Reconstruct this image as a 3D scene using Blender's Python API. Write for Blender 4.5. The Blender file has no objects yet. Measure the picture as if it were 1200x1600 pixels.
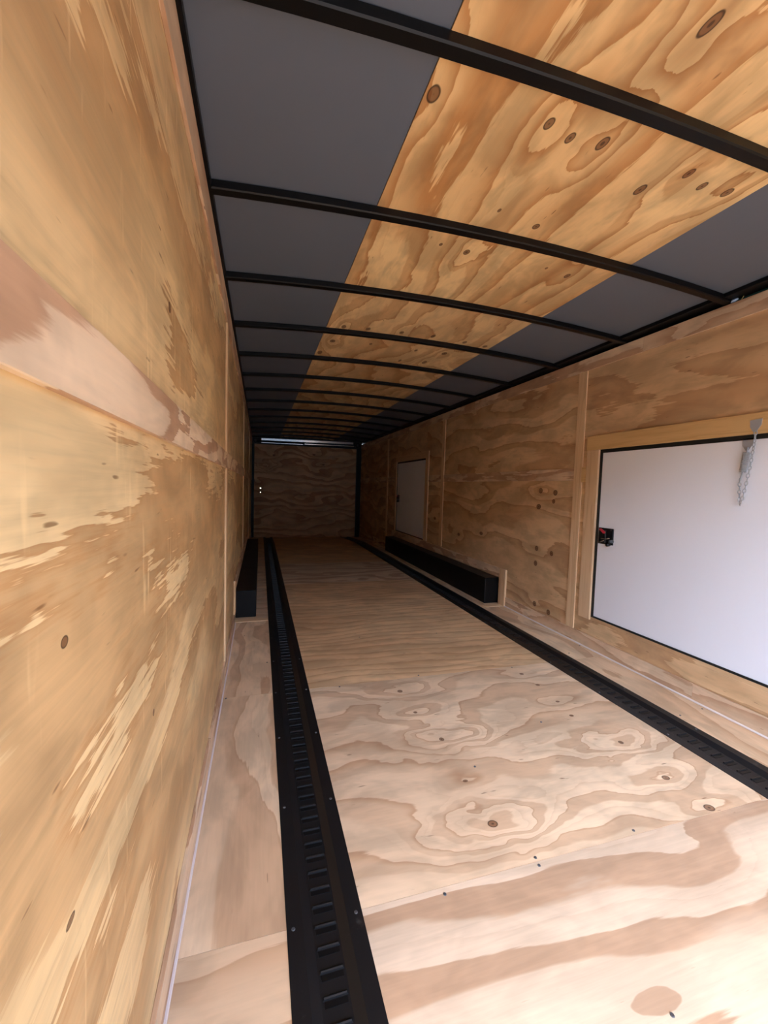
import bpy, bmesh, math, random
from mathutils import Vector, Matrix

SC = bpy.context.scene
COL = SC.collection

# ------------------------------------------------------------------ camera
cam_data = bpy.data.cameras.new('camera')
cam = bpy.data.objects.new('camera', cam_data)
COL.objects.link(cam)
SC.camera = cam
cam_data.sensor_fit = 'HORIZONTAL'
cam_data.sensor_width = 36.0
cam_data.lens = 644.16 / 1200.0 * 36.0
cam_data.clip_start = 0.02
cam_data.clip_end = 300
YAW, PITCH, ROLL = -0.2927, -0.0599, 0.0298
fwd = Vector((math.sin(-YAW) * math.cos(PITCH), math.cos(YAW) * math.cos(PITCH), math.sin(PITCH)))
rgt = Vector((math.cos(YAW), math.sin(YAW), 0))
upv = rgt.cross(fwd)
r2 = rgt * math.cos(ROLL) + upv * math.sin(ROLL)
u2 = -rgt * math.sin(ROLL) + upv * math.cos(ROLL)
cam.matrix_world = Matrix(((r2.x, u2.x, -fwd.x, 0.1872), (r2.y, u2.y, -fwd.y, 0.0),
                           (r2.z, u2.z, -fwd.z, 1.1102), (0, 0, 0, 1)))

# ------------------------------------------------------------------ daylight
world = bpy.data.worlds.new('daylight')
SC.world = world
world.use_nodes = True
wn = world.node_tree.nodes
sky = wn.new('ShaderNodeTexSky')
sky.sky_type = 'NISHITA'
sky.sun_disc = False
sky.sun_elevation = math.radians(52)
sky.sun_rotation = math.radians(200)
wn['Background'].inputs['Strength'].default_value = 0.92
world.node_tree.links.new(sky.outputs[0], wn['Background'].inputs['Color'])
sun_data = bpy.data.lights.new('sun', 'SUN')
sun_data.energy = 2.4
sun_data.color = (1.0, 0.95, 0.89)
sun_data.angle = math.radians(0.6)
sun = bpy.data.objects.new('sun', sun_data)
COL.objects.link(sun)
sun.rotation_euler = Vector((-0.50, 0.58, -0.84)).to_track_quat('-Z', 'Y').to_euler()
SC.view_settings.view_transform = 'Standard'
SC.view_settings.look = 'None'
SC.view_settings.gamma = 1.0
SC.view_settings.use_curve_mapping = False
SC.view_settings.exposure = 1.78
SC.cycles.diffuse_bounces = 8
SC.cycles.max_bounces = 12

# ------------------------------------------------------------------ dimensions (metres)
W = 2.46            # clear width between the plywood walls
YF, YB = -1.3, 9.6  # unseen front end, left open to let daylight in; rear ramp door
YD = 8.0            # where the floor starts to slope down to the ramp
ZD = -0.09
ZT = 2.087          # top edge of the wall plywood
SD0, SD1 = -1.15, -0.25                            # unseen side doorway behind the camera, added to let in sky light
TL0, TL1, TR0, TR1 = 0.2625, 0.4545, 2.0, 2.2085   # floor tracks


def floor_z(y):
    return 0.0 if y <= YD else ZD * (y - YD) / (YB - YD)


def roof_z(x):
    t = (x - W / 2) / (W / 2)
    return 2.122 + 0.052 * (1 - t * t)


# ------------------------------------------------------------------ node helpers
class NT:
    def __init__(self, name):
        self.m = bpy.data.materials.new(name)
        self.m.use_nodes = True
        self.t = self.m.node_tree
        self.b = self.t.nodes['Principled BSDF']

    def put(self, sock, v):
        if hasattr(v, 'is_output'):
            self.t.links.new(v, sock)
        else:
            sock.default_value = v

    def math(self, op, a, b=0.0, c=None, clamp=False):
        n = self.t.nodes.new('ShaderNodeMath')
        n.operation = op
        n.use_clamp = clamp
        self.put(n.inputs[0], a)
        self.put(n.inputs[1], b)
        if c is not None:
            self.put(n.inputs[2], c)
        return n.outputs[0]

    def smooth(self, v, lo, hi, t0=0.0, t1=1.0):
        n = self.t.nodes.new('ShaderNodeMapRange')
        n.interpolation_type = 'SMOOTHSTEP'
        self.put(n.inputs[0], v)
        n.inputs[1].default_value, n.inputs[2].default_value = lo, hi
        n.inputs[3].default_value, n.inputs[4].default_value = t0, t1
        return n.outputs[0]

    def vec(self, x, y, z=0.0):
        n = self.t.nodes.new('ShaderNodeCombineXYZ')
        for i, v in enumerate((x, y, z)):
            self.put(n.inputs[i], v)
        return n.outputs[0]

    def noise(self, v, w, scale=1.0, detail=2.0, rough=0.5, dist=0.0):
        n = self.t.nodes.new('ShaderNodeTexNoise')
        n.noise_dimensions = '4D'
        self.put(n.inputs['Vector'], v)
        self.put(n.inputs['W'], w)
        n.inputs['Scale'].default_value = scale
        n.inputs['Detail'].default_value = detail
        n.inputs['Roughness'].default_value = rough
        n.inputs['Distortion'].default_value = dist
        return n.outputs['Fac']

    def mix(self, fac, a, b, mode='MIX'):
        n = self.t.nodes.new('ShaderNodeMix')
        n.data_type = 'RGBA'
        n.blend_type = mode
        self.put(n.inputs[0], fac)
        for s, v in ((n.inputs[6], a), (n.inputs[7], b)):
            self.put(s, v if hasattr(v, 'is_output') else (*v[:3], 1))
        return n.outputs[2]

    def bump(self, h, strength, dist=0.002):
        n = self.t.nodes.new('ShaderNodeBump')
        n.inputs['Strength'].default_value = strength
        n.inputs['Distance'].default_value = dist
        self.put(n.inputs['Height'], h)
        self.t.links.new(n.outputs[0], self.b.inputs['Normal'])


def srgb(r, g, b):
    f = lambda c: c / 12.92 if c <= 0.04045 else ((c + 0.055) / 1.055) ** 2.4
    return tuple(f(c / 255.0) for c in (r, g, b))


def uv_seed(t):
    uv = t.t.nodes.new('ShaderNodeUVMap')
    sep = t.t.nodes.new('ShaderNodeSeparateXYZ')
    t.t.links.new(uv.outputs[0], sep.inputs[0])
    at = t.t.nodes.new('ShaderNodeAttribute')
    at.attribute_type = 'OBJECT'
    at.attribute_name = 'seed'
    return sep.outputs[0], sep.outputs[1], at.outputs['Fac']


PALE = srgb(226, 192, 147)
DARK = srgb(172, 124, 82)
KNOT = srgb(112, 68, 38)
RIM = srgb(40, 24, 14)


def ply(name, knots=(), pale=PALE, dark=DARK, k0=5.0, amp=4.0, wu=0.7, wv=2.6, strength=0.8,
        jag=0.25, thin=(1.6, 8.0), rough=0.5, spec=0.35, streak=0.2, blot=0.4, fleck=0.0,
        plateau=0.0, fine=0.3, mott=0.16, pmask=(0.40, 0.52), patches=()):
    """rotary cut softwood veneer: u runs along the grain, v across it, both in metres; knots = (u, v, ru, rv, swirl)"""
    t = NT(name)
    u, v, w = uv_seed(t)
    n1 = t.noise(t.vec(t.math('MULTIPLY', u, wu), t.math('MULTIPLY', v, wv)), w, 1.0, 2.5, 0.45, 0.25)
    n2 = t.noise(t.vec(t.math('MULTIPLY', u, 5.0), t.math('MULTIPLY', v, 95.0)), w, 1.0, 3.0, 0.6)
    n3 = t.noise(t.vec(t.math('MULTIPLY', u, 0.9), t.math('MULTIPLY', v, 2.1)), t.math('ADD', w, 7.3), 1.0, 1.5, 0.5)
    n4 = t.noise(t.vec(t.math('MULTIPLY', u, 9.0), t.math('MULTIPLY', v, 22.0)), t.math('ADD', w, 3.1), 1.0, 2.0, 0.5)
    F = t.math('MULTIPLY_ADD', v, k0, t.math('MULTIPLY', n1, amp))
    F = t.math('ADD', F, t.math('MULTIPLY_ADD', n2, jag, t.math('MULTIPLY', n4, jag * 0.8)))
    core = rim = None
    if knots:
        wob1 = t.math('SUBTRACT', t.noise(t.vec(t.math('MULTIPLY', u, 5.0), t.math('MULTIPLY', v, 8.0)), t.math('ADD', w, 27.0), 1.0, 1.5, 0.5), 0.5)
        wob2 = t.math('SUBTRACT', t.noise(t.vec(t.math('MULTIPLY', u, 6.0), t.math('MULTIPLY', v, 11.0)), t.math('ADD', w, 21.0), 1.0, 2.0, 0.5), 0.5)
    for (ku, kv, ru, rv, swirl) in knots:
        du = t.math('SUBTRACT', u, ku)
        dv = t.math('SUBTRACT', v, kv)
        if swirl:
            su, sv = 0.09 + 0.065 * abs(swirl), 0.035 + 0.026 * abs(swirl)
            a = t.math('MULTIPLY_ADD', wob1, su * 1.1, du)
            a = t.math('MULTIPLY', a, 1 / su)
            b = t.math('MULTIPLY_ADD', wob2, sv * 1.5, dv)
            b = t.math('MULTIPLY', b, 1 / sv)
            d2 = t.math('MULTIPLY_ADD', a, a, t.math('MULTIPLY', b, b))
            F = t.math('MULTIPLY_ADD', t.math('POWER', 2.718, t.math('MULTIPLY', d2, -1.0)), swirl * 1.2, F)
        a = t.math('MULTIPLY', du, 1 / ru)
        b = t.math('MULTIPLY', dv, 1 / rv)
        d2 = t.math('MULTIPLY_ADD', a, a, t.math('MULTIPLY_ADD', b, b, t.math('MULTIPLY_ADD', n4, 0.7, -0.35)))
        c = t.smooth(d2, 0.75, 1.15, 1.0, 0.0)
        core = c if core is None else t.math('MAXIMUM', core, c)
        r = t.math('MULTIPLY', t.smooth(d2, 0.55, 0.95), t.smooth(d2, 1.0, 1.4, 1.0, 0.0))
        r = t.math('MAXIMUM', r, t.smooth(d2, 0.02, 0.12, 0.75, 0.0))
        rim = r if rim is None else t.math('MAXIMUM', rim, r)
    tt = t.math('FRACT', F)
    e = t.smooth(n3, 0.36, 0.64, thin[0], thin[1])
    p = t.math('POWER', tt, e)
    if plateau:
        q = t.math('MULTIPLY', t.smooth(tt, 0.50, 0.60), t.smooth(n3, *pmask))
        p = t.math('MAXIMUM', p, t.math('MULTIPLY', q, plateau))
    p = t.math('MULTIPLY', p, t.smooth(tt, 0.965, 1.0, 1.0, 0.0))
    f2 = t.math('FRACT', t.math('MULTIPLY', F, 3.0))
    p2 = t.math('MULTIPLY', t.math('POWER', f2, 4.0), t.smooth(f2, 0.93, 1.0, fine, 0.0))
    p2 = t.math('MULTIPLY', p2, t.smooth(n1, 0.38, 0.62))
    p = t.math('MAXIMUM', p, p2)
    for (ku, kv, ru, rv) in patches:      # single stained patches of darker veneer
        a = t.math('MULTIPLY', t.math('SUBTRACT', u, ku), 1 / ru)
        b = t.math('MULTIPLY', t.math('SUBTRACT', v, kv), 1 / rv)
        d2 = t.math('MULTIPLY_ADD', a, a, t.math('MULTIPLY_ADD', b, b, t.math('MULTIPLY_ADD', n4, 2.4, -1.2)))
        p = t.math('MAXIMUM', p, t.smooth(d2, 0.85, 1.05, 0.8, 0.0))
    p = t.math('MULTIPLY', p, strength, clamp=True)
    col = t.mix(p, pale, dark)
    mid = tuple(0.42 * a + 0.58 * b for a, b in zip(pale, dark))
    col = t.mix(t.math('MULTIPLY', t.smooth(n3, 0.42, 0.62, 1.0, 0.0), blot), col, mid)
    g = t.math('MULTIPLY_ADD', n2, streak, 1.0 - streak * 0.5)
    g = t.math('MULTIPLY_ADD', n4, 0.10, t.math('SUBTRACT', g, 0.05))
    n7 = t.noise(t.vec(t.math('MULTIPLY', u, 3.2), t.math('MULTIPLY', v, 7.5)), t.math('ADD', w, 9.9), 1.0, 3.5, 0.62, 0.5)
    g = t.math('ADD', g, t.smooth(n7, 0.38, 0.62, -mott, mott * 0.6))
    gray = t.t.nodes.new('ShaderNodeCombineColor')
    for i in range(3):
        t.put(gray.inputs[i], g)
    col = t.mix(1.0, col, gray.outputs[0], 'MULTIPLY')
    # short dark pores and stray ticks along the grain
    n5 = t.noise(t.vec(t.math('MULTIPLY', u, 14.0), t.math('MULTIPLY', v, 75.0)), t.math('ADD', w, 1.7), 1.0, 1.0, 0.5)
    col = t.mix(t.smooth(n5, 0.735, 0.80, 0.0, 0.75), col, tuple(0.45 * c for c in dark))
    if fleck:
        n6 = t.noise(t.vec(t.math('MULTIPLY', u, 42.0), t.math('MULTIPLY', v, 5.0)), t.math('ADD', w, 5.7), 1.0, 2.0, 0.6)
        col = t.mix(t.smooth(n6, 0.60, 0.74, 0.0, fleck), col, tuple(min(1, c * 1.22) for c in pale))
    if core is not None:
        col = t.mix(t.math('MULTIPLY', core, 0.8), col, KNOT)
        col = t.mix(t.math('MULTIPLY', rim, 0.85), col, RIM)
    t.put(t.b.inputs['Base Color'], col)
    t.b.inputs['Roughness'].default_value = rough
    t.b.inputs['Specular IOR Level'].default_value = spec
    t.bump(n2, 0.25, 0.0012)
    return t.m


def lumber(name, pale, dark, rough=0.55):
    """plain batten wood, grain along u"""
    t = NT(name)
    u, v, w = uv_seed(t)
    n1 = t.noise(t.vec(t.math('MULTIPLY', u, 0.8), t.math('MULTIPLY', v, 14.0)), w, 1.0, 3.0, 0.5, 0.4)
    n2 = t.noise(t.vec(t.math('MULTIPLY', u, 6.0), t.math('MULTIPLY', v, 120.0)), w, 1.0, 2.0, 0.6)
    tt = t.math('FRACT', t.math('MULTIPLY', n1, 5.0))
    p = t.math('MULTIPLY', t.math('POWER', tt, 3.0), t.smooth(tt, 0.9, 1.0, 1.0, 0.0))
    col = t.mix(t.math('MULTIPLY', p, 0.5), pale, dark)
    col = t.mix(t.smooth(n2, 0.5, 0.8, 0.0, 0.35), col, dark)
    t.put(t.b.inputs['Base Color'], col)
    t.b.inputs['Roughness'].default_value = rough
    t.bump(n2, 0.2, 0.001)
    return t.m


def plain(name, col, rough=0.5, metal=0.0, spec=0.5, var=0.06, scale=9.0, scuff=0.0):
    t = NT(name)
    tc = t.t.nodes.new('ShaderNodeTexCoord')
    n = t.noise(tc.outputs['Object'], 0.0, scale, 3.0, 0.55)
    c = t.mix(n, tuple(x * (1 - var) for x in col), tuple(min(1, x * (1 + var)) for x in col))
    if scuff:
        s = t.noise(tc.outputs['Object'], 4.0, 13.0, 6.0, 0.72)
        c = t.mix(t.smooth(s, 0.60, 0.74, 0.0, scuff), c, srgb(120, 116, 110))
    t.put(t.b.inputs['Base Color'], c)
    t.put(t.b.inputs['Roughness'], t.math('MULTIPLY_ADD', n, 0.12, rough - 0.06) if var > 0.005 else rough)
    t.b.inputs['Metallic'].default_value = metal
    t.b.inputs['Specular IOR Level'].default_value = spec
    return t.m


# ------------------------------------------------------------------ mesh helpers
SEEDN = [1.0]
AX = {'x': 0, 'y': 1, 'z': 2}


def link(name, me, mat=None, parent=None, **props):
    o = bpy.data.objects.new(name, me)
    COL.objects.link(o)
    if me is not None and mat is not None and not me.materials:
        me.materials.append(mat)
    if parent is not None:
        o.parent = parent
        if parent.location.length > 0:
            o.matrix_parent_inverse = Matrix.Translation(-parent.location)
    for k, v in props.items():
        o[k] = v
    return o


def finish(name, bm, mat, parent=None, grain='y', smooth=False, seed=None, loc=None, **props):
    bmesh.ops.recalc_face_normals(bm, faces=bm.faces)
    uvl = bm.loops.layers.uv.new('UVMap')
    g = AX[grain]
    for f in bm.faces:
        n = [abs(c) for c in f.normal]
        k = max(range(3), key=lambda i: n[i])
        rest = [i for i in range(3) if i != k]
        if g in rest:
            a, b = g, [i for i in rest if i != g][0]
        else:
            a, b = rest
        for l in f.loops:
            l[uvl].uv = (l.vert.co[a], l.vert.co[b])
        f.smooth = smooth
    me = bpy.data.meshes.new(name)
    bm.to_mesh(me)
    bm.free()
    o = link(name, me, mat, parent, **props)
    if seed is None:
        SEEDN[0] += 3.37
        seed = SEEDN[0]
    o['seed'] = float(seed)
    return o


def add_box(bm, x0, x1, y0, y1, z0, z1, bev=0.0, seg=1):
    vs = [bm.verts.new((x, y, z)) for z in (z0, z1) for y in (y0, y1) for x in (x0, x1)]
    fs = [bm.faces.new([vs[i] for i in q]) for q in
          ((0, 1, 3, 2), (4, 6, 7, 5), (0, 4, 5, 1), (1, 5, 7, 3), (3, 7, 6, 2), (2, 6, 4, 0))]
    if bev > 0:
        es = list({e for f in fs for e in f.edges})
        bmesh.ops.bevel(bm, geom=es, offset=bev, segments=seg, affect='EDGES', profile=0.5)


def box(name, x0, x1, y0, y1, z0, z1, mat, parent=None, grain='y', bev=0.0, seg=1, **kw):
    bm = bmesh.new()
    add_box(bm, x0, x1, y0, y1, z0, z1, bev, seg)
    return finish(name, bm, mat, parent, grain, **kw)


def add_tube(bm, pts, r, n=8, cap=True):
    pts = [Vector(p) for p in pts]
    rings = []
    for i, p in enumerate(pts):
        d = (pts[min(i + 1, len(pts) - 1)] - pts[max(i - 1, 0)]).normalized()
        ref = Vector((0, 0, 1)) if abs(d.z) < 0.9 else Vector((1, 0, 0))
        a = d.cross(ref).normalized()
        b = d.cross(a)
        rings.append([bm.verts.new(p + (a * math.cos(2 * math.pi * k / n) + b * math.sin(2 * math.pi * k / n)) * r)
                      for k in range(n)])
    for q in range(len(rings) - 1):
        for k in range(n):
            bm.faces.new((rings[q][k], rings[q][(k + 1) % n], rings[q + 1][(k + 1) % n], rings[q + 1][k]))
    if cap:
        bm.faces.new(rings[0])
        bm.faces.new(rings[-1][::-1])


def tube(name, pts, r, mat, parent=None, n=8, **kw):
    bm = bmesh.new()
    add_tube(bm, pts, r, n)
    return finish(name, bm, mat, parent, smooth=True, **kw)


def extrude_poly(name, pts, vec, mat, parent=None, **kw):
    bm = bmesh.new()
    a = [bm.verts.new(p) for p in pts]
    b = [bm.verts.new(Vector(p) + Vector(vec)) for p in pts]
    bm.faces.new(a)
    bm.faces.new(b[::-1])
    for i in range(len(a)):
        j = (i + 1) % len(a)
        bm.faces.new((a[i], b[i], b[j], a[j]))
    return finish(name, bm, mat, parent, **kw)


def empty(name, loc=(0, 0, 0), **props):
    o = bpy.data.objects.new(name, None)
    COL.objects.link(o)
    o.location = loc
    o.empty_display_size = 0.1
    for k, v in props.items():
        o[k] = v
    return o


# ------------------------------------------------------------------ materials
CEIL_KNOTS = [(1.084, 0.617, .026, .016, -1.0), (1.071, 0.972, .020, .012, 1.2), (1.094, 1.064, .019, .011, 0), (1.08, 1.17, .024, .013, -1.2),
              (1.08, 1.524, .020, .011, 1.0), (1.105, 1.617, .018, .011, 0), (1.096, 1.723, .020, .013, -0.8),
              (1.443, 1.043, .010, .006, 0), (1.48, 1.234, .016, .012, 0), (0.748, 1.145, .028, .013, 1.6), (1.714, 0.925, .010, .007, 0),
              (1.733, 1.059, .018, .012, 0.9), (1.743, 1.61, .018, .011, -0.8), (1.723, 1.474, .009, .006, 0),
              (1.189, 1.441, .024, .013, 0)]
CEIL_KNOTS2 = [(2.762, 0.704, .026, .014, 0.8), (2.754, 0.868, .024, .014, 0), (2.743, 1.102, .022, .013, 0.9), (2.729, 1.329, .026, .013, 0),
               (2.746, 1.583, .022, .013, 0), (2.756, 1.752, .022, .014, 0), (3.055, 0.679, .028, .017, 1.2), (3.342, 0.626, .040, .016, 0),
               (3.034, 0.96, .018, .010, 0), (3.053, 1.325, .022, .010, 0), (3.026, 1.553, .028, .017, 1.0), (3.299, 1.497, .036, .016, 0.8),
               (3.339, 1.292, .028, .010, 0)]
FLOOR_KNOTS = [(0.943, 1.143, .016, .013, 2.2), (1.739, 1.007, .018, .014, 1.3), (1.732, 1.167, .015, .011, 1.2), (0.972, 1.612, .010, .011, 2.4),
               (1.749, 1.395, .010, .010, 2.0), (0.931, 2.065, .013, .013, 1.6), (0.937, 1.846, .009, .008, 1.1), (0.95, 1.349, .009, .006, 0.7),
               (1.725, 2.096, .012, .010, 1.1), (1.731, 1.952, .011, .010, 0), (1.715, 1.766, .010, .008, 0.9), (1.689, 1.633, .010, .008, 0)]
RIGHT_KNOTS = [(2.965, 1.121, .022, .020, 0.9), (2.784, 1.107, .022, .020, 0), (2.799, 1.037, .016, .016, 0), (2.982, 0.984, .026, .020, 0),
               (2.981, 0.627, .020, .020, 0.9), (2.791, 0.613, .018, .018, 0), (2.985, 0.498, .02, .02, 0), (2.971, 0.148, .02, .02, 0.8),
               (2.791, 0.128, .02, .02, 0), (5.145, 0.709, .03, .016, 0.7), (4.428, 0.576, .03, .016, 0.9), (3.912, 0.648, .03, .016, 0.8)]
BACK_KNOTS = [(0.469, 1.751, .025, .018, 1.0), (1.364, 1.804, .03, .018, 0.8), (1.581, 1.589, .026, .014, 0.7), (0.307, 1.502, .010, .010, 2.5)]
LEFT_KNOTS = [(0.477, 1.233, .010, .006, 0), (0.481, 0.945, .008, .006, 0), (0.484, 0.642, .010, .005, 0), (0.988, 1.475, .010, .010, 0), (0.84, 0.675, .006, .006, 0)]

M_CEIL = ply('ceiling_plywood', CEIL_KNOTS, pale=srgb(238, 206, 150), dark=srgb(176, 116, 60), k0=6.0, amp=3.6, wu=0.6, wv=2.8, jag=0.25, strength=1.1, plateau=0.4, thin=(1.6, 6.0), mott=0.2)
M_CEIL2 = ply('ceiling_plywood_knotty', CEIL_KNOTS2, strength=1.05, plateau=0.4, pale=srgb(230, 198, 146), dark=srgb(172, 114, 62), k0=4.0, amp=4.0, wu=1.4, wv=1.1)
M_FLOOR0 = ply('floor_plywood_broad_figure', (), k0=3.6, amp=4.2, wu=0.9, wv=2.6, thin=(2.0, 5.0), strength=0.95, jag=0.10, plateau=0.85, mott=0.12, blot=0.1, pmask=(0.30, 0.40), patches=((1.03, 0.625, 0.075, 0.024),), streak=0.34, pale=srgb(216, 193, 165), dark=srgb(174, 138, 106))
M_FLOOR1 = ply('floor_plywood_swirls', FLOOR_KNOTS, k0=5.0, amp=4.6, wu=1.1, wv=2.2, thin=(2.5, 10.0), strength=0.95, jag=0.12, plateau=0.45, pale=srgb(228, 202, 168), dark=srgb(168, 122, 84))
M_FLOOR2 = ply('floor_plywood_straight', (), k0=11.0, amp=6.5, wu=0.7, wv=1.7, thin=(1.4, 6.0), strength=0.85, jag=0.3)
M_FSIDE = ply('floor_side_plywood', (), k0=5.0, amp=4.0, wu=1.1, wv=3.2, thin=(2.0, 8.0), jag=0.16, plateau=0.6, pale=srgb(228, 200, 164), dark=srgb(174, 126, 86))
M_LEFT = ply('left_wall_plywood', LEFT_KNOTS, pale=srgb(234, 206, 154), dark=srgb(174, 122, 70), k0=1.6, amp=3.2, wu=0.8, wv=3.0,
             thin=(1.2, 4.0), strength=0.85, jag=0.55, rough=0.45, streak=0.48, fleck=0.45, plateau=0.55, mott=0.18)
M_RIGHT = ply('right_wall_plywood', RIGHT_KNOTS, k0=3.5, amp=5.2, wu=0.8, wv=2.4, thin=(1.5, 6.0), strength=1.0, jag=0.2, plateau=0.5)
M_RIGHTN = ply('near_right_wall_plywood', (), k0=2.0, amp=4.0, wu=1.0, wv=4.0, thin=(1.2, 4.0), strength=0.8, jag=0.4, plateau=0.4, streak=0.26)
M_BACK = ply('ramp_door_plywood', BACK_KNOTS, k0=5.0, amp=6.0, wu=1.0, wv=2.0, thin=(1.6, 4.0), strength=1.1, jag=0.12, plateau=0.7)
M_STRIP = ply('strip_plywood', (), pale=srgb(232, 206, 172), dark=srgb(168, 114, 76), k0=5.0, amp=4.4, wu=1.3, wv=5.0, thin=(1.4, 4.0), strength=0.8, jag=0.4, plateau=0.8, streak=0.26)
M_BATTEN = lumber('batten_wood', srgb(230, 196, 152), srgb(190, 146, 100))
M_JAMB = lumber('door_frame_wood', srgb(226, 192, 150), srgb(186, 140, 94))
M_HEAD = lumber('door_head_wood', srgb(222, 184, 126), srgb(182, 134, 78))
M_CAULK = plain('pale_caulk', srgb(226, 214, 208), 0.55)
M_BLACK = plain('black_steel_paint', srgb(12, 12, 13), 0.38, spec=0.25, var=0.12)
M_TRACK = plain('black_track_paint', srgb(17, 18, 20), 0.45, spec=0.4, var=0.2, scuff=0.22)
M_BOX = plain('black_wheel_box_paint', srgb(12, 12, 13), 0.42, spec=0.22, var=0.12)
M_LINER = plain('grey_ceiling_liner', srgb(98, 106, 118), 0.42, spec=0.4, var=0.03, scale=3.0)
M_WHITE = plain('white_door_skin', srgb(243, 245, 250), 0.28, spec=0.5, var=0.0, scale=2.0)
M_GASKET = plain('black_rubber_gasket', srgb(14, 20, 20), 0.6)
M_CHROME = plain('bright_steel', srgb(190, 190, 192), 0.22, metal=1.0)
M_ZINC = plain('zinc_plated_steel', srgb(168, 171, 174), 0.36, metal=0.15)
M_POLISH = plain('polished_aluminium', srgb(215, 214, 214), 0.16, metal=1.0)
M_SCREW = plain('grey_screw_steel', srgb(96, 98, 102), 0.45, metal=0.6)
M_PLASTIC = plain('black_latch_plastic', srgb(18, 18, 20), 0.38)
M_RED = plain('red_plastic', srgb(196, 52, 66), 0.4)
M_TEAL = plain('teal_cable_sheath', srgb(18, 62, 62), 0.35)
M_BLUE = plain('pale_blue_plug', srgb(160, 186, 214), 0.35)
M_TAN = plain('tan_wire_sheath', srgb(196, 170, 104), 0.45)
M_SKIN = plain('outer_trailer_skin', srgb(60, 60, 62), 0.4)
M_GROUND = plain('grey_asphalt', srgb(112, 110, 106), 0.85, var=0.15, scale=1.2)

ST = dict(kind='structure')

# ------------------------------------------------------------------ ground outside
bm = bmesh.new()
add_box(bm, -60, 60, -60, 60, -0.75, -0.65)
finish('ground', bm, M_GROUND, None, **ST)
box('sky_blocker', -22, 24, -11.5, -11, -0.7, 4.5, M_SKIN, None, **ST)  # added out of view to block low sky from the far end

# ------------------------------------------------------------------ floor
floor = box('floor', -0.06, W + 0.06, YF, YD, -0.10, -0.02, M_SKIN, None, **ST)
extrude_poly('rear_subfloor', [(-0.06, YD, -0.10), (-0.06, YD, -0.02), (-0.06, YB + 0.05, ZD - 0.02), (-0.06, YB + 0.05, ZD - 0.12)],
             (W + 0.12, 0, 0), M_SKIN, floor)
GAP = 0.0016


def floor_sheet(x0, x1, y0, y1, mat, seed=None, name='plywood_sheet', grain='x'):
    z0, z1 = floor_z(y0), floor_z(y1)
    pts = [(x0, y0, z0 - 0.018), (x0, y1, z1 - 0.018), (x0, y1, z1), (x0, y0, z0)]
    return extrude_poly(name, pts, (x1 - x0, 0, 0), mat, floor, grain=grain, seed=seed)


cuts = [YF, -0.235, 0.985, 2.205, 3.425, 4.645, 5.865, 7.085, YD, YB]
mats = [M_FLOOR0, M_FLOOR0, M_FLOOR1, M_FLOOR2, M_FLOOR2, M_FLOOR0, M_FLOOR2, M_FLOOR2, M_FLOOR2]
seeds = [1.5, 14.2, 3.0, 8.0, 21.0, 5.0, 33.0, 37.0, 41.0]
for i in range(len(cuts) - 1):
    a, b = cuts[i] + GAP / 2, cuts[i + 1] - GAP / 2
    floor_sheet(TL1, TR0, a, b, mats[i], seeds[i])
    floor_sheet(0.0, TL0, a, b, M_FSIDE, seeds[i] + 50, grain='y' if i in (2, 3) else 'x')
    floor_sheet(TR1, W, a, b, M_FSIDE, seeds[i] + 90, grain='y')
# joint strips that show where the side sheets meet beside the wheel boxes
box('joint_strip', 0.006, TL0 - 0.004, 3.415, 3.475, 0.0, 0.004, M_BATTEN, floor, grain='x')
box('joint_strip', TR1 + 0.004, W - 0.006, 3.415, 3.475, 0.0, 0.004, M_BATTEN, floor, grain='x')


def screw_mesh():
    bm = bmesh.new()
    bmesh.ops.create_cone(bm, cap_ends=True, segments=8, radius1=0.0052, radius2=0.0040, depth=0.0024)
    me = bpy.data.meshes.new('screw')
    bm.to_mesh(me)
    bm.free()
    me.materials.append(M_SCREW)
    return me


SCREW = screw_mesh()


def screw(parent, loc, axis='z', me=None):
    o = link('screw', me or SCREW, None, parent)
    o.location = loc
    if axis == 'x':
        o.rotation_euler = (0, math.pi / 2, 0)
    elif axis == 'y':
        o.rotation_euler = (math.pi / 2, 0, 0)
    return o


for x, y in ((1.001, 0.997), (0.995, 0.972), (1.384, 0.999), (0.012, 1.155), (1.045, 0.596), (0.685, 0.965), (1.026, 1.412), (1.5, 1.62),
             (0.62, 2.19), (1.1, 2.22), (1.72, 2.19), (0.9, 2.9), (1.5, 2.86), (2.24, 1.5), (2.42, 1.52), (2.25, 2.3), (2.43, 2.4), (0.24, 2.6), (0.03, 2.2)):
    screw(floor, (x, y, 0.0008))
# caulk along both floor edges
bm = bmesh.new()
add_tube(bm, [(0.0125, y, 0.004) for y in (YF, 3.4)], 0.0042, 6)
finish('caulk_bead', bm, M_CAULK, floor)
bm = bmesh.new()
add_tube(bm, [(W - 0.0125, y, 0.004) for y in (YF, 3.49)], 0.0055, 6)
finish('caulk_bead', bm, M_CAULK, floor)


# ------------------------------------------------------------------ floor tracks
def louvre_mesh():
    bm = bmesh.new()
    w, h = 0.057, 0.0055
    prof = [(-0.0034, 0.0), (-0.0028, h * 0.75), (0.0, h), (0.0028, h * 0.75), (0.0034, 0.0)]
    L = [bm.verts.new((-w / 2 + (0.003 if z else 0), y, z)) for y, z in prof]
    R = [bm.verts.new((w / 2 - (0.003 if z else 0), y, z)) for y, z in prof]
    bm.faces.new(L)
    bm.faces.new(R[::-1])
    for i in range(4):
        bm.faces.new((L[i], R[i], R[i + 1], L[i + 1]))
    bmesh.ops.recalc_face_normals(bm, faces=bm.faces)
    me = bpy.data.meshes.new('louvre')
    bm.to_mesh(me)
    bm.free()
    me.materials.append(M_TRACK)
    return me


LOUVRE = louvre_mesh()


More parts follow.
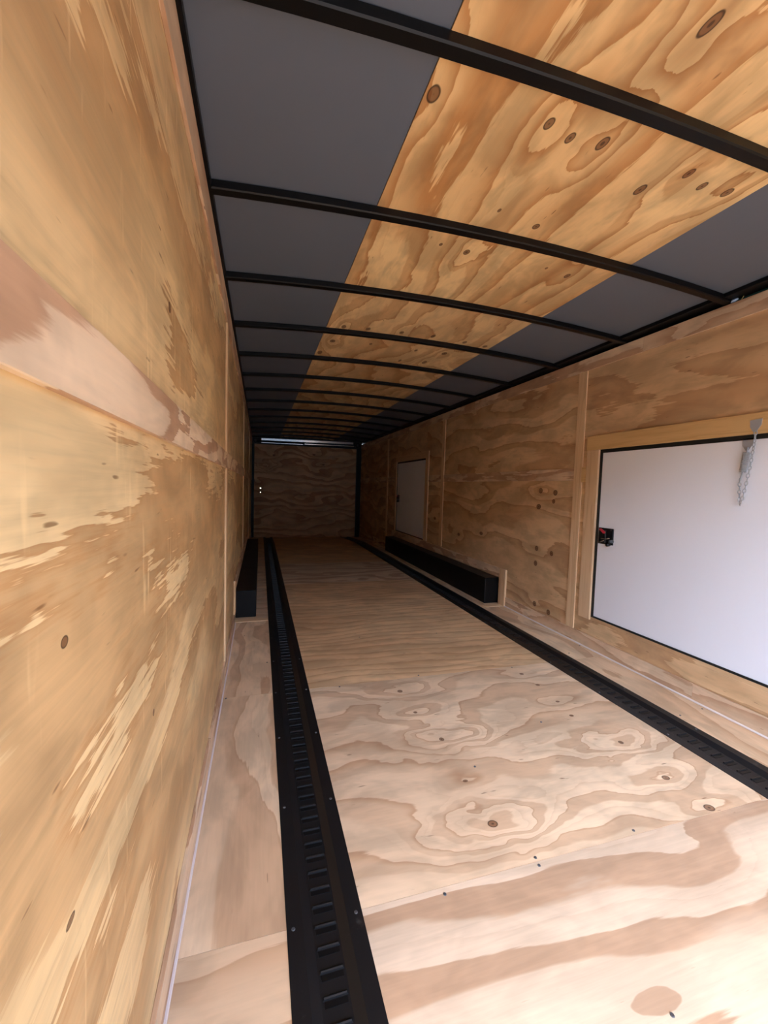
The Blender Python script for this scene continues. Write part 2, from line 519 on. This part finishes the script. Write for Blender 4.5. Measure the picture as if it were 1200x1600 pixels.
def slot_mesh():
    bm = bmesh.new()
    add_box(bm, -0.026, 0.026, -0.006, 0.006, 0.0, 0.0012)  # black plate standing in for the darkness of the open slot
    me = bpy.data.meshes.new('slot_dark')
    bm.to_mesh(me)
    bm.free()
    me.materials.append(M_BLACK)
    return me


SLOT = slot_mesh()


def floor_track(x0, x1, label, skew):
    t = empty('floor_track', ((x0 + x1) / 2, YF, 0), label=label, category='floor track', group='black steel floor tracks')
    w = x1 - x0
    d = 0.012
    prof = [(0, -0.017), (0, 0.0022), (0.040, 0.0022), (0.064, -d), (w - 0.064, -d), (w - 0.040, 0.0022), (w, 0.0022), (w, -0.017)]
    bm = bmesh.new()
    rows = []
    for y in (YF + 0.01, YD, YB - 0.03):
        rows.append([bm.verts.new((x0 + a, y, b + floor_z(y))) for a, b in prof])
    for q in range(2):
        for i in range(len(prof)):
            j = (i + 1) % len(prof)
            bm.faces.new((rows[q][i], rows[q][j], rows[q + 1][j], rows[q + 1][i]))
    bm.faces.new(rows[0][::-1])
    bm.faces.new(rows[-1])
    finish('channel', bm, M_TRACK, t)
    cx = (x0 + x1) / 2
    y = 0.422
    n = 0
    rest = bmesh.new()
    while y < YD - 0.05:
        if y < 4.9:
            o = link('louvre', LOUVRE, None, t)
            o.matrix_parent_inverse = Matrix.Translation(-t.location)
            o.location = (cx, y, -d)
            s = link('slot_dark', SLOT, None, t)
            s.matrix_parent_inverse = Matrix.Translation(-t.location)
            s.location = (cx, y - 0.012, -d)
        else:
            tmp = LOUVRE.copy()
            tmp.transform(Matrix.Translation((cx, y, -d)))
            rest.from_mesh(tmp)
            bpy.data.meshes.remove(tmp)
        y += 0.0508
        n += 1
    finish('louvre_row', rest, M_TRACK, t, kind='stuff')
    y = 0.98
    while y < 7.8:
        for x in (x0 + 0.016, x1 - 0.016):
            s = screw(t, (x, y, 0.003))
            s.matrix_parent_inverse = Matrix.Translation(-t.location)
        y += 0.406
    return t


floor_track(TL0, TL1, 'long black steel floor track with raised louvres, beside the plain plywood wall', 0)
floor_track(TR0, TR1, 'long black steel floor track with raised louvres, below the white access doors', 0)

# ------------------------------------------------------------------ plain plywood wall
TH = 0.012
wl = bmesh.new()
for a in ((YF, SD0, -0.15, 2.24), (SD1, YB + 0.06, -0.15, 2.24), (SD0, SD1, 1.98, 2.24), (SD0, SD1, -0.15, -0.02)):
    add_box(wl, -0.075, -0.055, *a)
wall_left = finish('wall_left', wl, M_SKIN, None, **ST)
LB = (2.43, 4.87, 7.31)      # near edges of the vertical battens
BW = 0.08
JO = [SD1, LB[0] + BW / 2, LB[1] + BW / 2, LB[2] + BW / 2, YB]
for i in range(4):
    a, b = JO[i] + 0.001, JO[i + 1] - 0.001
    lo = -0.02 if i < 3 else -0.12
    box('plywood_sheet', -TH, 0, a, b, lo, 1.235, M_LEFT, wall_left, seed=(2.0, 5.0, 9.0, 12.0)[i])
    box('plywood_sheet', -TH, 0, a, b, 1.237, ZT, M_LEFT, wall_left, seed=(31.0, 35.0, 39.0, 43.0)[i])
box('plywood_sheet', -TH, 0, YF, SD0, -0.02, ZT, M_LEFT, wall_left)
box('plywood_sheet', -TH, 0, SD0 + 0.001, SD1, 1.98, ZT, M_LEFT, wall_left)
box('door_jamb', -0.055, 0, SD1 - 0.018, SD1 - 0.0005, 0, 1.98, M_BATTEN, wall_left, grain='z')
P = 0.010   # trim stands proud of the sheets
segs = [SD1] + list(LB) + [YB]
for i in range(4):
    a = segs[i] + (BW if i else 0)
    b = segs[i + 1] - 0.0 if i < 3 else YB - 0.08
    box('middle_strip', 0, P, a + 0.001, b - 0.001, 1.19, 1.278, M_STRIP, wall_left, bev=0.0012, seed=(77.0, 81.5, 86.0, 91.0)[i])
for y in LB:
    below = 0.365 if 3.3 < y < 6.9 else 0.098
    box('batten', 0, P, y, y + BW, below, 1.19, M_BATTEN, wall_left, grain='z', bev=0.0015)
    box('batten', 0, P, y, y + BW, 1.278, 1.972, M_BATTEN, wall_left, grain='z', bev=0.0015)
    box('middle_strip', 0, P - 0.001, y + 0.001, y + BW - 0.001, 1.19, 1.278, M_STRIP, wall_left)
for a, b in ((SD1, 1.9), (1.902, 4.34), (4.342, 6.78), (6.782, YB - 0.08)):
    box('top_strip', 0, P, a, b, 1.974, ZT, M_STRIP, wall_left, bev=0.0012)
for a, b in ((SD1, 1.7), (1.702, 3.305)):
    box('bottom_strip', 0, P, a, b, 0.0, 0.096, M_STRIP, wall_left, bev=0.0012)
box('box_trim', 0, P, 3.31, 6.98, 0.262, 0.36, M_STRIP, wall_left, bev=0.0012)
box('box_trim', 0, P + 0.004, 3.305, 3.385, 0.098, 0.36, M_BATTEN, wall_left, grain='z', bev=0.0015)
extrude_poly('bottom_strip', [(0, 6.98, 0), (0, YD, 0), (0, YB - 0.08, floor_z(YB - 0.08)), (0, YB - 0.08, 0.02), (0, YD, 0.096), (0, 6.98, 0.096)], (P, 0, 0), M_STRIP, wall_left)

# ------------------------------------------------------------------ wall with the white access doors
wr = bmesh.new()
add_box(wr, W + 0.055, W + 0.075, YF, YB + 0.06, -0.15, 2.24)
wall_right = finish('wall_right', wr, M_SKIN, None, **ST)
RB = (2.50, 4.895, 7.335)
D1 = (1.10, 2.345, 0.231, 1.417)     # near access door: y0, y1, z0, z1
D2 = (5.505, 6.815, 0.364, 1.545)    # far access door
X0, X1 = W, W + TH


def rsheet(y0, y1, z0, z1, mat=M_RIGHT, seed=None):
    return box('plywood_sheet', X0, X1, y0, y1, z0, z1, mat, wall_right, seed=seed)


rsheet(YF, D1[0] - 0.1, -0.02, ZT, M_RIGHTN, 60)
rsheet(D1[0] - 0.099, 2.539, D1[3], ZT, M_RIGHTN, 62)
rsheet(D1[0] - 0.099, 2.539, -0.02, D1[2], M_RIGHTN, 64)
rsheet(D1[1], 2.539, D1[2], D1[3], M_RIGHTN, 66)
rsheet(2.541, RB[1] + 0.039, -0.02, 1.245, M_RIGHT, 70)
rsheet(2.541, RB[1] + 0.039, 1.247, ZT, M_RIGHT, 72)
rsheet(RB[1] + 0.041, D2[0], -0.02, 1.245, M_RIGHT, 74)
rsheet(RB[1] + 0.041, D2[0], 1.247, ZT, M_RIGHT, 76)
rsheet(D2[0], D2[1], D2[3], ZT, M_RIGHT, 78)
rsheet(D2[0], D2[1], -0.02, D2[2], M_RIGHT, 80)
rsheet(D2[1], RB[2] + 0.039, -0.02, ZT, M_RIGHT, 82)
rsheet(RB[2] + 0.041, YB, -0.12, 1.245, M_RIGHT, 84)
rsheet(RB[2] + 0.041, YB, 1.247, ZT, M_RIGHT, 86)


def rb(name, y0, y1, z0, z1, mat, grain='y', p=P, **kw):
    return box(name, W - p, W, y0, y1, z0, z1, mat, wall_right, grain=grain, bev=0.0014, **kw)


for i, y in enumerate(RB):
    below = (0.095, 0.365, 0.365)[i] if i < 2 else 0.098
    rb('batten', y, y + BW, below, 1.997, M_BATTEN, 'z', seed=100 + i * 4.1)
for a, b in ((YF, 2.05), (2.051, 4.15), (4.151, 6.4), (6.401, YB - 0.08)):
    rb('top_strip', a, b, 1.998, ZT, M_STRIP)
for a, b in ((RB[0] + BW, RB[1]), (RB[1] + BW, 5.40), (D2[1] + 0.06, RB[2]), (RB[2] + BW, YB - 0.08)):
    rb('middle_strip', a + 0.001, b - 0.001, 1.203, 1.295, M_STRIP, p=0.007)
rb('shim_block', 2.457, 2.499, 1.19, 1.30, M_HEAD, 'y', p=0.014)
for a, b in ((YF, 1.6), (1.601, 3.395)):
    rb('bottom_strip', a, b, 0.0, 0.094, M_STRIP)
rb('box_trim', 3.402, 7.0, 0.262, 0.352, M_STRIP)
rb('box_trim', 3.397, 3.495, 0.0, 0.352, M_BATTEN, 'z', p=0.022)
extrude_poly('bottom_strip', [(W, 7.0, 0), (W, YD, 0), (W, YB - 0.08, floor_z(YB - 0.08)), (W, YB - 0.08, 0.02), (W, YD, 0.096), (W, 7.0, 0.096)], (-P, 0, 0), M_STRIP, wall_right)


# ------------------------------------------------------------------ access doors
def latch(door, y, z, s):
    """paddle latch of the inside of an access door; y, z = centre"""
    bm = bmesh.new()
    add_box(bm, W - 0.004, W + 0.006, y - 0.062 * s, y + 0.062 * s, z - 0.056 * s, z + 0.056 * s, 0.0035, 2)
    add_box(bm, W - 0.018, W - 0.003, y - 0.012 * s, y + 0.046 * s, z - 0.046 * s, z + 0.040 * s, 0.003, 1)
    la = finish('latch', bm, M_PLASTIC, door, label='black latch with red lever')
    extrude_poly('latch_lever', [(W - 0.022, y + 0.040 * s, z + 0.046 * s), (W - 0.022, y + 0.030 * s, z + 0.052 * s), (W - 0.022, y - 0.012 * s, z + 0.032 * s), (W - 0.022, y - 0.008 * s, z + 0.020 * s), (W - 0.022, y + 0.004 * s, z + 0.018 * s)],
                 (0.009, 0, 0), M_RED, la)
    tube('latch_rod', [(W - 0.024, y + 0.015 * s, z - 0.016 * s), (W - 0.026, y - 0.030 * s, z - 0.014 * s), (W - 0.030, y - 0.060 * s, z - 0.008 * s)], 0.0032, M_CHROME, la)
    tube('latch_rod', [(W - 0.024, y + 0.022 * s, z - 0.040 * s), (W - 0.026, y - 0.014 * s, z - 0.026 * s)], 0.0036, M_CHROME, la)
    tube('latch_bolt', [(W - 0.006, y - 0.064 * s, z - 0.028 * s), (W - 0.034, y - 0.066 * s, z - 0.030 * s)], 0.011, M_SCREW, la, n=10)
    tube('latch_bolt', [(W - 0.006, y - 0.040 * s, z - 0.052 * s), (W - 0.032, y - 0.042 * s, z - 0.054 * s)], 0.011, M_PLASTIC, la, n=10)
    for a, b in ((0.048, 0.044), (0.048, -0.046), (-0.046, 0.046)):
        screw(la, (W - 0.0045, y + a * s, z + b * s), 'x')


def access_door(idx, D, label, lz):
    y0, y1, z0, z1 = D
    d = empty(f'door_{idx}', (W, (y0 + y1) / 2, z0), kind='structure', label=label)
    g = 0.020
    box('door_panel', W + 0.004, W + 0.04, y0 + g, y1 - g, z0 + 0.012, z1 - 0.024, M_WHITE, d)
    for a in ((y0, y0 + g, z0, z1), (y1 - g, y1, z0, z1), (y0 + g, y1 - g, z0, z0 + 0.012), (y0 + g, y1 - g, z1 - 0.024, z1)):
        box('gasket', W - 0.001, W + 0.045, *a, M_GASKET, d)
    latch(d, y1 - g - 0.07, lz, 1.0)
    return d


d1 = access_door(1, D1, 'large white access door with black gasket below the hanging chain', 0.82)
d2 = access_door(2, D2, 'small distant white access door above the wheel box', 0.93)


def frame_board(door, y0, y1, z0, z1, mat, grain, p=0.016, **kw):
    return box('frame_board', W - p, W, y0, y1, z0, z1, mat, door, grain=grain, bev=0.0014, **kw)


frame_board(d1, 2.346, 2.452, 0.21, 1.416, M_JAMB, 'z')
frame_board(d1, 0.95, 2.456, 1.4175, 1.517, M_HEAD, 'y', p=0.018)
frame_board(d1, 0.98, 1.099, 0.21, 1.416, M_JAMB, 'z')
frame_board(d1, 0.98, 2.456, 0.100, 0.209, M_RIGHTN, 'y', p=0.004, seed=64)
frame_board(d2, 5.40, 5.504, 0.364, 1.640, M_JAMB, 'z')
frame_board(d2, 6.816, 6.87, 0.364, 1.546, M_JAMB, 'z')
frame_board(d2, 5.505, 6.87, 1.546, 1.640, M_JAMB, 'y', p=0.012)

# ------------------------------------------------------------------ wheel boxes
def wheel_box(x0, x1, ztop, label):
    y0, y1 = 3.53, 6.90
    bx = box('wheel_box', x0, x1, y0, y1, 0.002, ztop, M_BOX, None, bev=0.006, seg=2, label=label, category='wheel box', group='black wheel boxes')
    return bx


wheel_box(0.0015, 0.165, 0.226, 'black steel wheel box against the plain plywood wall')
wheel_box(2.305, W - 0.0015, 0.255, 'black steel wheel box under the far white access door')

# ------------------------------------------------------------------ ceiling
bm = bmesh.new()
add_box(bm, -0.075, W + 0.075, YF, YB + 0.06, 2.22, 2.26)
ceiling = finish('ceiling', bm, M_SKIN, None, **ST)


def ceil_panel(name, x0, x1, y0, y1, mat, dz=0.0, n=8, seed=None, grain='y'):
    bm = bmesh.new()
    top, bot = [], []
    for i in range(n + 1):
        x = x0 + (x1 - x0) * i / n
        z = roof_z(x) - dz
        bot.append([bm.verts.new((x, y, z)) for y in (y0, y1)])
        top.append([bm.verts.new((x, y, z + 0.006)) for y in (y0, y1)])
    for i in range(n):
        bm.faces.new((bot[i][0], bot[i][1], bot[i + 1][1], bot[i + 1][0]))
        bm.faces.new((top[i][0], top[i + 1][0], top[i + 1][1], top[i][1]))
        for k in (0, 1):
            bm.faces.new((bot[i][k], bot[i + 1][k], top[i + 1][k], top[i][k]))
    for i in (0, n):
        bm.faces.new((bot[i][0], top[i][0], top[i][1], bot[i][1]))
    return finish(name, bm, mat, ceiling, grain, smooth=False, seed=seed)


B0, BP = 0.9285, 0.6242
CJ = [YF, B0 + 2 * BP + 0.02, B0 + 6 * BP + 0.02, B0 + 10 * BP + 0.02, YB]
XA, XB = 0.594, 1.80
for i in range(4):
    ceil_panel('ceiling_panel', -0.055, XA - 0.002, CJ[i], CJ[i + 1], M_LINER)
    ceil_panel('ceiling_panel', XB + 0.002, W + 0.055, CJ[i], CJ[i + 1], M_LINER)
    ceil_panel('plywood_sheet', XA, XB, CJ[i] + 0.001, CJ[i + 1] - 0.001, (M_CEIL, M_CEIL2, M_CEIL2, M_CEIL)[i], 0.003,
               seed=(6.0, 11.0, 55.0, 58.0)[i], grain='y' if i != 1 else 'y')

ORD = ['first', 'second', 'third', 'fourth', 'fifth', 'sixth', 'seventh', 'eighth', 'ninth', 'tenth', 'eleventh', 'twelfth', 'thirteenth', 'fourteenth']


def bow_mesh():
    bm = bmesh.new()
    n = 16
    w, d = 0.040, 0.028
    rows = []
    for i in range(n + 1):
        x = -0.03 + (W + 0.06) * i / n
        z = roof_z(x) - 0.0032
        rows.append([bm.verts.new((x, *c)) for c in ((0, z), (0, z - d + 0.004), (0.004, z - d), (w - 0.004, z - d), (w, z - d + 0.004), (w, z))])
    for i in range(n):
        for k in range(6):
            j = (k + 1) % 6
            bm.faces.new((rows[i][k], rows[i][j], rows[i + 1][j], rows[i + 1][k]))
    bm.faces.new(rows[0][::-1])
    bm.faces.new(rows[-1])
    bmesh.ops.recalc_face_normals(bm, faces=bm.faces)
    me = bpy.data.meshes.new('roof_bow')
    bm.to_mesh(me)
    bm.free()
    me.materials.append(M_BLACK)
    return me


BOW = bow_mesh()
for k in range(14):
    b = link('roof_bow', BOW, None, None, label=f'{ORD[k]} black steel roof bow counted from the near end of the ceiling',
             category='roof bow', group='black roof bows across the ceiling')
    b.location = (0, B0 + k * BP, 0)

# black rails where the roof meets the walls
for x0, x1, za, zb, lab in ((-0.05, 0.020, 2.092, 2.121, 'black steel roof rail along the top of the plain plywood wall'),
                            (2.394, W + 0.054, 2.106, 2.1275, 'black steel roof rail above the wall with white access doors')):
    box('roof_rail', x0, x1, YF, YB, za, zb, M_BLACK, None, bev=0.003, label=lab, category='roof rail', group='black roof rails')

# ------------------------------------------------------------------ rear ramp door and its frame
d3 = empty('door_3', (W / 2, YB, ZD), kind='structure', label='plywood faced rear ramp door in a black frame at the far end')
PX0, PX1 = 0.052, 2.357
bm = bmesh.new()


def holed_panel(bm, x0, x1, y, z0, z1, th, holes):
    edges = []

    def loop(pts):
        vs = [bm.verts.new(p) for p in pts]
        return [bm.edges.new((vs[i], vs[(i + 1) % len(vs)])) for i in range(len(vs))]
    edges += loop([(x0, y, z0), (x1, y, z0), (x1, y, z1), (x0, y, z1)])
    for hx, hz, r in holes:
        edges += loop([(hx + r * math.cos(2 * math.pi * k / 14), y, hz + r * math.sin(2 * math.pi * k / 14)) for k in range(14)])
    bmesh.ops.triangle_fill(bm, edges=edges, use_beauty=True, use_dissolve=False)
    r = bmesh.ops.extrude_face_region(bm, geom=list(bm.faces))
    for v in r['geom']:
        if isinstance(v, bmesh.types.BMVert):
            v.co.y += th


holed_panel(bm, PX0, PX1, YB, ZD - 0.03, 2.02, 0.02, ((0.192, 1.008, 0.010), (0.193, 0.917, 0.007)))
finish('door_panel', bm, M_BACK, d3, 'x', seed=3.0)
box('frame_post', -0.012, 0.055, YB - 0.07, YB + 0.03, ZD - 0.03, 2.13, M_BLACK, d3)
box('frame_post', 2.355, W + 0.012, YB - 0.07, YB + 0.03, ZD - 0.03, 2.13, M_BLACK, d3)
box('frame_header', 0.055, 2.355, YB - 0.02, YB + 0.03, 1.985, 2.18, M_BLACK, d3)
GLINT = SCREW.copy()
GLINT.materials.clear()
GLINT.materials.append(M_CHROME)
for x, z in ((0.06, 1.17), (0.88, 1.17), (1.29, 1.18), (1.72, 1.17), (2.1, 1.17), (0.46, 0.76), (0.87, 0.75), (2.335, 1.58), (2.335, 1.17), (2.335, 0.75), (2.335, 0.33), (0.46, -0.08)):
    o = screw(d3, (x, YB - 0.001, z), 'y', GLINT)
    o.matrix_parent_inverse = Matrix.Translation(-d3.location)
    o.scale = (1.6, 1.6, 1.6)

# torsion spring over the ramp door
sp = empty('ramp_spring', (W / 2, YB - 0.12, 2.05), label='chrome torsion spring bar above the rear ramp door', category='door spring')
Y = YB - 0.11
def tilted_plate(name, x0, x1, za, zb, h, y):
    th = math.radians(5.0)      # the added plate leans so that it mirrors the bright front end
    pts = []
    for f in (0, 1):
        x, z = (x0, za) if f == 0 else (x1, zb)
        pts.append([(x, y + h * math.sin(th), z), (x, y, z + h)])
    q = [pts[0][0], pts[1][0], pts[1][1], pts[0][1]]
    return extrude_poly(name, q, (0, 0.003, 0), M_POLISH, sp)


tilted_plate('spring_glint_plate', 0.20, 2.26, 2.060, 2.088, 0.046, Y + 0.03)  # added mirror plate, shaped to give the upper bright bar
tube('spring_shaft', [(0.10, Y, 2.036), (2.32, Y, 2.058)], 0.010, M_BLACK, sp, n=10)


def coil(name, x0, x1, z0, z1, r, rw, turns, mat, parent):
    n = turns * 10
    pts = []
    for i in range(n + 1):
        f = i / n
        a = 2 * math.pi * turns * f
        pts.append((x0 + (x1 - x0) * f, Y + r * math.cos(a), z0 + (z1 - z0) * f + r * math.sin(a)))
    bm = bmesh.new()
    add_tube(bm, pts, rw, 5)
    return finish(name, bm, mat, parent, smooth=True)


coil('spring_coil', 0.20, 1.10, 2.037, 2.046, 0.020, 0.0066, 60, M_BLACK, sp)
tilted_plate('spring_glint_bar', 0.20, 1.10, 2.006, 2.012, 0.013, Y + 0.01)  # mirror plates added here for the lower bright bars
tilted_plate('spring_glint_bar', 1.12, 2.27, 2.020, 2.034, 0.024, Y + 0.01)
tube('spring_collar', [(1.08, Y - 0.01, 2.044), (1.13, Y - 0.01, 2.044)], 0.026, M_BLACK, sp, n=12)
for x, z in ((0.075, 2.05), (2.345, 2.068)):
    box('end_bracket', x - 0.03, x + 0.03, Y - 0.02, Y + 0.09, z - 0.065, z + 0.055, M_BLACK, sp, bev=0.006)
    tube('end_cap', [(x, Y - 0.02, z), (x, Y - 0.034, z)], 0.026, M_SCREW, sp, n=14)

# ------------------------------------------------------------------ chain on the near access door
ch = empty('door_chain', (W, 1.42, 1.45), label='hanging zinc chain with spring between two brackets on the near white door', category='chain')
XC = W - 0.026
pa, pb = (1.402, 1.448), (1.446, 1.375)


DSCREW = SCREW.copy()
DSCREW.materials.clear()
DSCREW.materials.append(M_PLASTIC)


def bracket(y, z, x):
    pts = [(x, y - 0.026, z + 0.024), (x, y + 0.024, z + 0.020), (x, y + 0.022, z - 0.012), (x, y + 0.008, z - 0.036), (x, y - 0.004, z - 0.036), (x, y - 0.024, z - 0.004)]
    b = extrude_poly('bracket', pts, (0.004, 0, 0), M_ZINC, ch)
    for dy in (-0.016, 0.014):
        s = screw(b, (x - 0.0015, y + dy, z + 0.010), 'x', DSCREW)
        s.matrix_parent_inverse = b.matrix_parent_inverse


bracket(1.394, 1.462, W - 0.0225)
bracket(1.434, 1.378, W - 0.001)
# closed spring below the door bracket
bm = bmesh.new()
pts = []
T = 15
for i in range(T * 8 + 1):
    f = i / (T * 8)
    a = 2 * math.pi * T * f
    pts.append((XC + 0.012 + 0.0125 * math.cos(a), 1.426 + 0.012 * f + 0.0125 * math.sin(a), 1.332 - 0.095 * f))
add_tube(bm, pts, 0.0030, 5)
finish('chain_spring', bm, M_ZINC, ch, smooth=True)
tube('hook', [(XC + 0.018, 1.428, 1.356), (XC + 0.012, 1.426, 1.322)], 0.0035, M_ZINC, ch)
tube('hook', [(XC + 0.012, 1.438, 1.240), (XC + 0.004, 1.440, 1.190)], 0.0035, M_ZINC, ch)


def link_mesh():
    bm = bmesh.new()
    pts = []
    n = 12
    for i in range(n):
        a = 2 * math.pi * i / n
        pts.append(Vector((0.0058 * math.cos(a), 0, 0.0115 * math.sin(a))))
    k = 5
    rings = []
    for i, p in enumerate(pts):
        d = (pts[(i + 1) % n] - pts[i - 1]).normalized()
        a = Vector((0, 1, 0))
        b = d.cross(a)
        rings.append([bm.verts.new(p + (a * math.cos(2 * math.pi * j / k) + b * math.sin(2 * math.pi * j / k)) * 0.0020) for j in range(k)])
    for i in range(n):
        for j in range(k):
            bm.faces.new((rings[i][j], rings[i][(j + 1) % k], rings[(i + 1) % n][(j + 1) % k], rings[(i + 1) % n][j]))
    bmesh.ops.recalc_face_normals(bm, faces=bm.faces)
    me = bpy.data.meshes.new('chain_link')
    bm.to_mesh(me)
    bm.free()
    for p in me.polygons:
        p.use_smooth = True
    me.materials.append(M_ZINC)
    return me


CLINK = link_mesh()
path = []
for i in range(60):     # down from the frame bracket, round the bottom, up to the spring
    f = i / 59
    if f < 0.58:
        g = f / 0.58
        path.append(Vector((XC - 0.004 * math.sin(g * 3), 1.388 + 0.036 * g ** 1.8, 1.428 - 0.338 * g)))
    elif f < 0.66:
        g = (f - 0.58) / 0.08
        path.append(Vector((XC, 1.424 + 0.010 * g, 1.090 - 0.012 * math.sin(g * math.pi))))
    else:
        g = (f - 0.66) / 0.34
        path.append(Vector((XC, 1.434 + 0.006 * g, 1.090 + 0.105 * g)))
dist, last, i = 0.0, path[0], 0
acc = [0.0]
for a, b in zip(path, path[1:]):
    acc.append(acc[-1] + (b - a).length)
s, q = 0.008, 0
while s < acc[-1]:
    k = max(j for j in range(len(acc)) if acc[j] <= s)
    k = min(k, len(path) - 2)
    f = (s - acc[k]) / max(1e-6, acc[k + 1] - acc[k])
    p = path[k].lerp(path[k + 1], f)
    d = (path[k + 1] - path[k]).normalized()
    o = link('chain_link', CLINK, None, ch)
    o.matrix_parent_inverse = Matrix.Translation(-ch.location)
    rot = d.to_track_quat('Z', 'X').to_matrix().to_4x4() @ Matrix.Rotation(math.radians(45 + 90 * (q % 2)), 4, 'Z')
    o.matrix_basis = Matrix.Translation(p) @ rot
    s += 0.0185
    q += 1

# ------------------------------------------------------------------ small wiring
tube('cable', [(W + 0.006, y, z) for y, z in ((0.6, 2.098), (1.44, 2.097), (1.52, 2.094), (1.62, 2.089), (1.9, 2.088), (2.4, 2.088))], 0.006, M_TEAL, None, n=8,
     label='teal cable lying along the roof rail above the near access door', category='cable')
bm = bmesh.new()
pr = [(0.0, 0.003), (0.006, 0.0085), (0.022, 0.0085), (0.028, 0.006), (0.036, 0.004)]
rows = []
for a, r in pr:
    rows.append([bm.verts.new((W - 0.004 + r * math.cos(k * math.pi / 5), 1.562 - a, 2.0965 + 0.1 * a + r * math.sin(k * math.pi / 5))) for k in range(10)])
for i in range(len(rows) - 1):
    for k in range(10):
        bm.faces.new((rows[i][k], rows[i][(k + 1) % 10], rows[i + 1][(k + 1) % 10], rows[i + 1][k]))
bm.faces.new(rows[0])
bm.faces.new(rows[-1][::-1])
finish('wire_plug', bm, M_BLUE, None, smooth=True, label='pale blue wire plug on top of the plywood wall edge', category='plug')
tube('wire_loop', [(W - 0.002, 1.513, 2.088), (W + 0.002, 1.507, 2.104), (W + 0.004, 1.500, 2.118), (W + 0.006, 1.486, 2.113), (W + 0.008, 1.478, 2.107)], 0.0020, M_TAN, None, n=6,
     label='tan bent wire end poking up beside the pale blue plug', category='wire')
lp = [(0.004 + 0.012 * math.cos(a), 1.63 + 0.03 * math.sin(a), 2.106 + 0.008 * math.sin(a + 0.6)) for a in [i * 2 * math.pi / 14 for i in range(13)]]
tube('wire_loop', lp, 0.0018, M_TAN, None, n=6, label='tan wire loop tied at the end of the second roof bow', category='wire')
lp = [(0.010 + 0.016 * math.cos(a), 4.60, 2.10 + 0.020 * math.sin(a)) for a in [i * 2 * math.pi / 14 for i in range(13)]]
tube('wire_loop', lp, 0.003, M_SCREW, None, n=6, label='small grey wire ring on the rail of the plain wall, far along', category='wire')
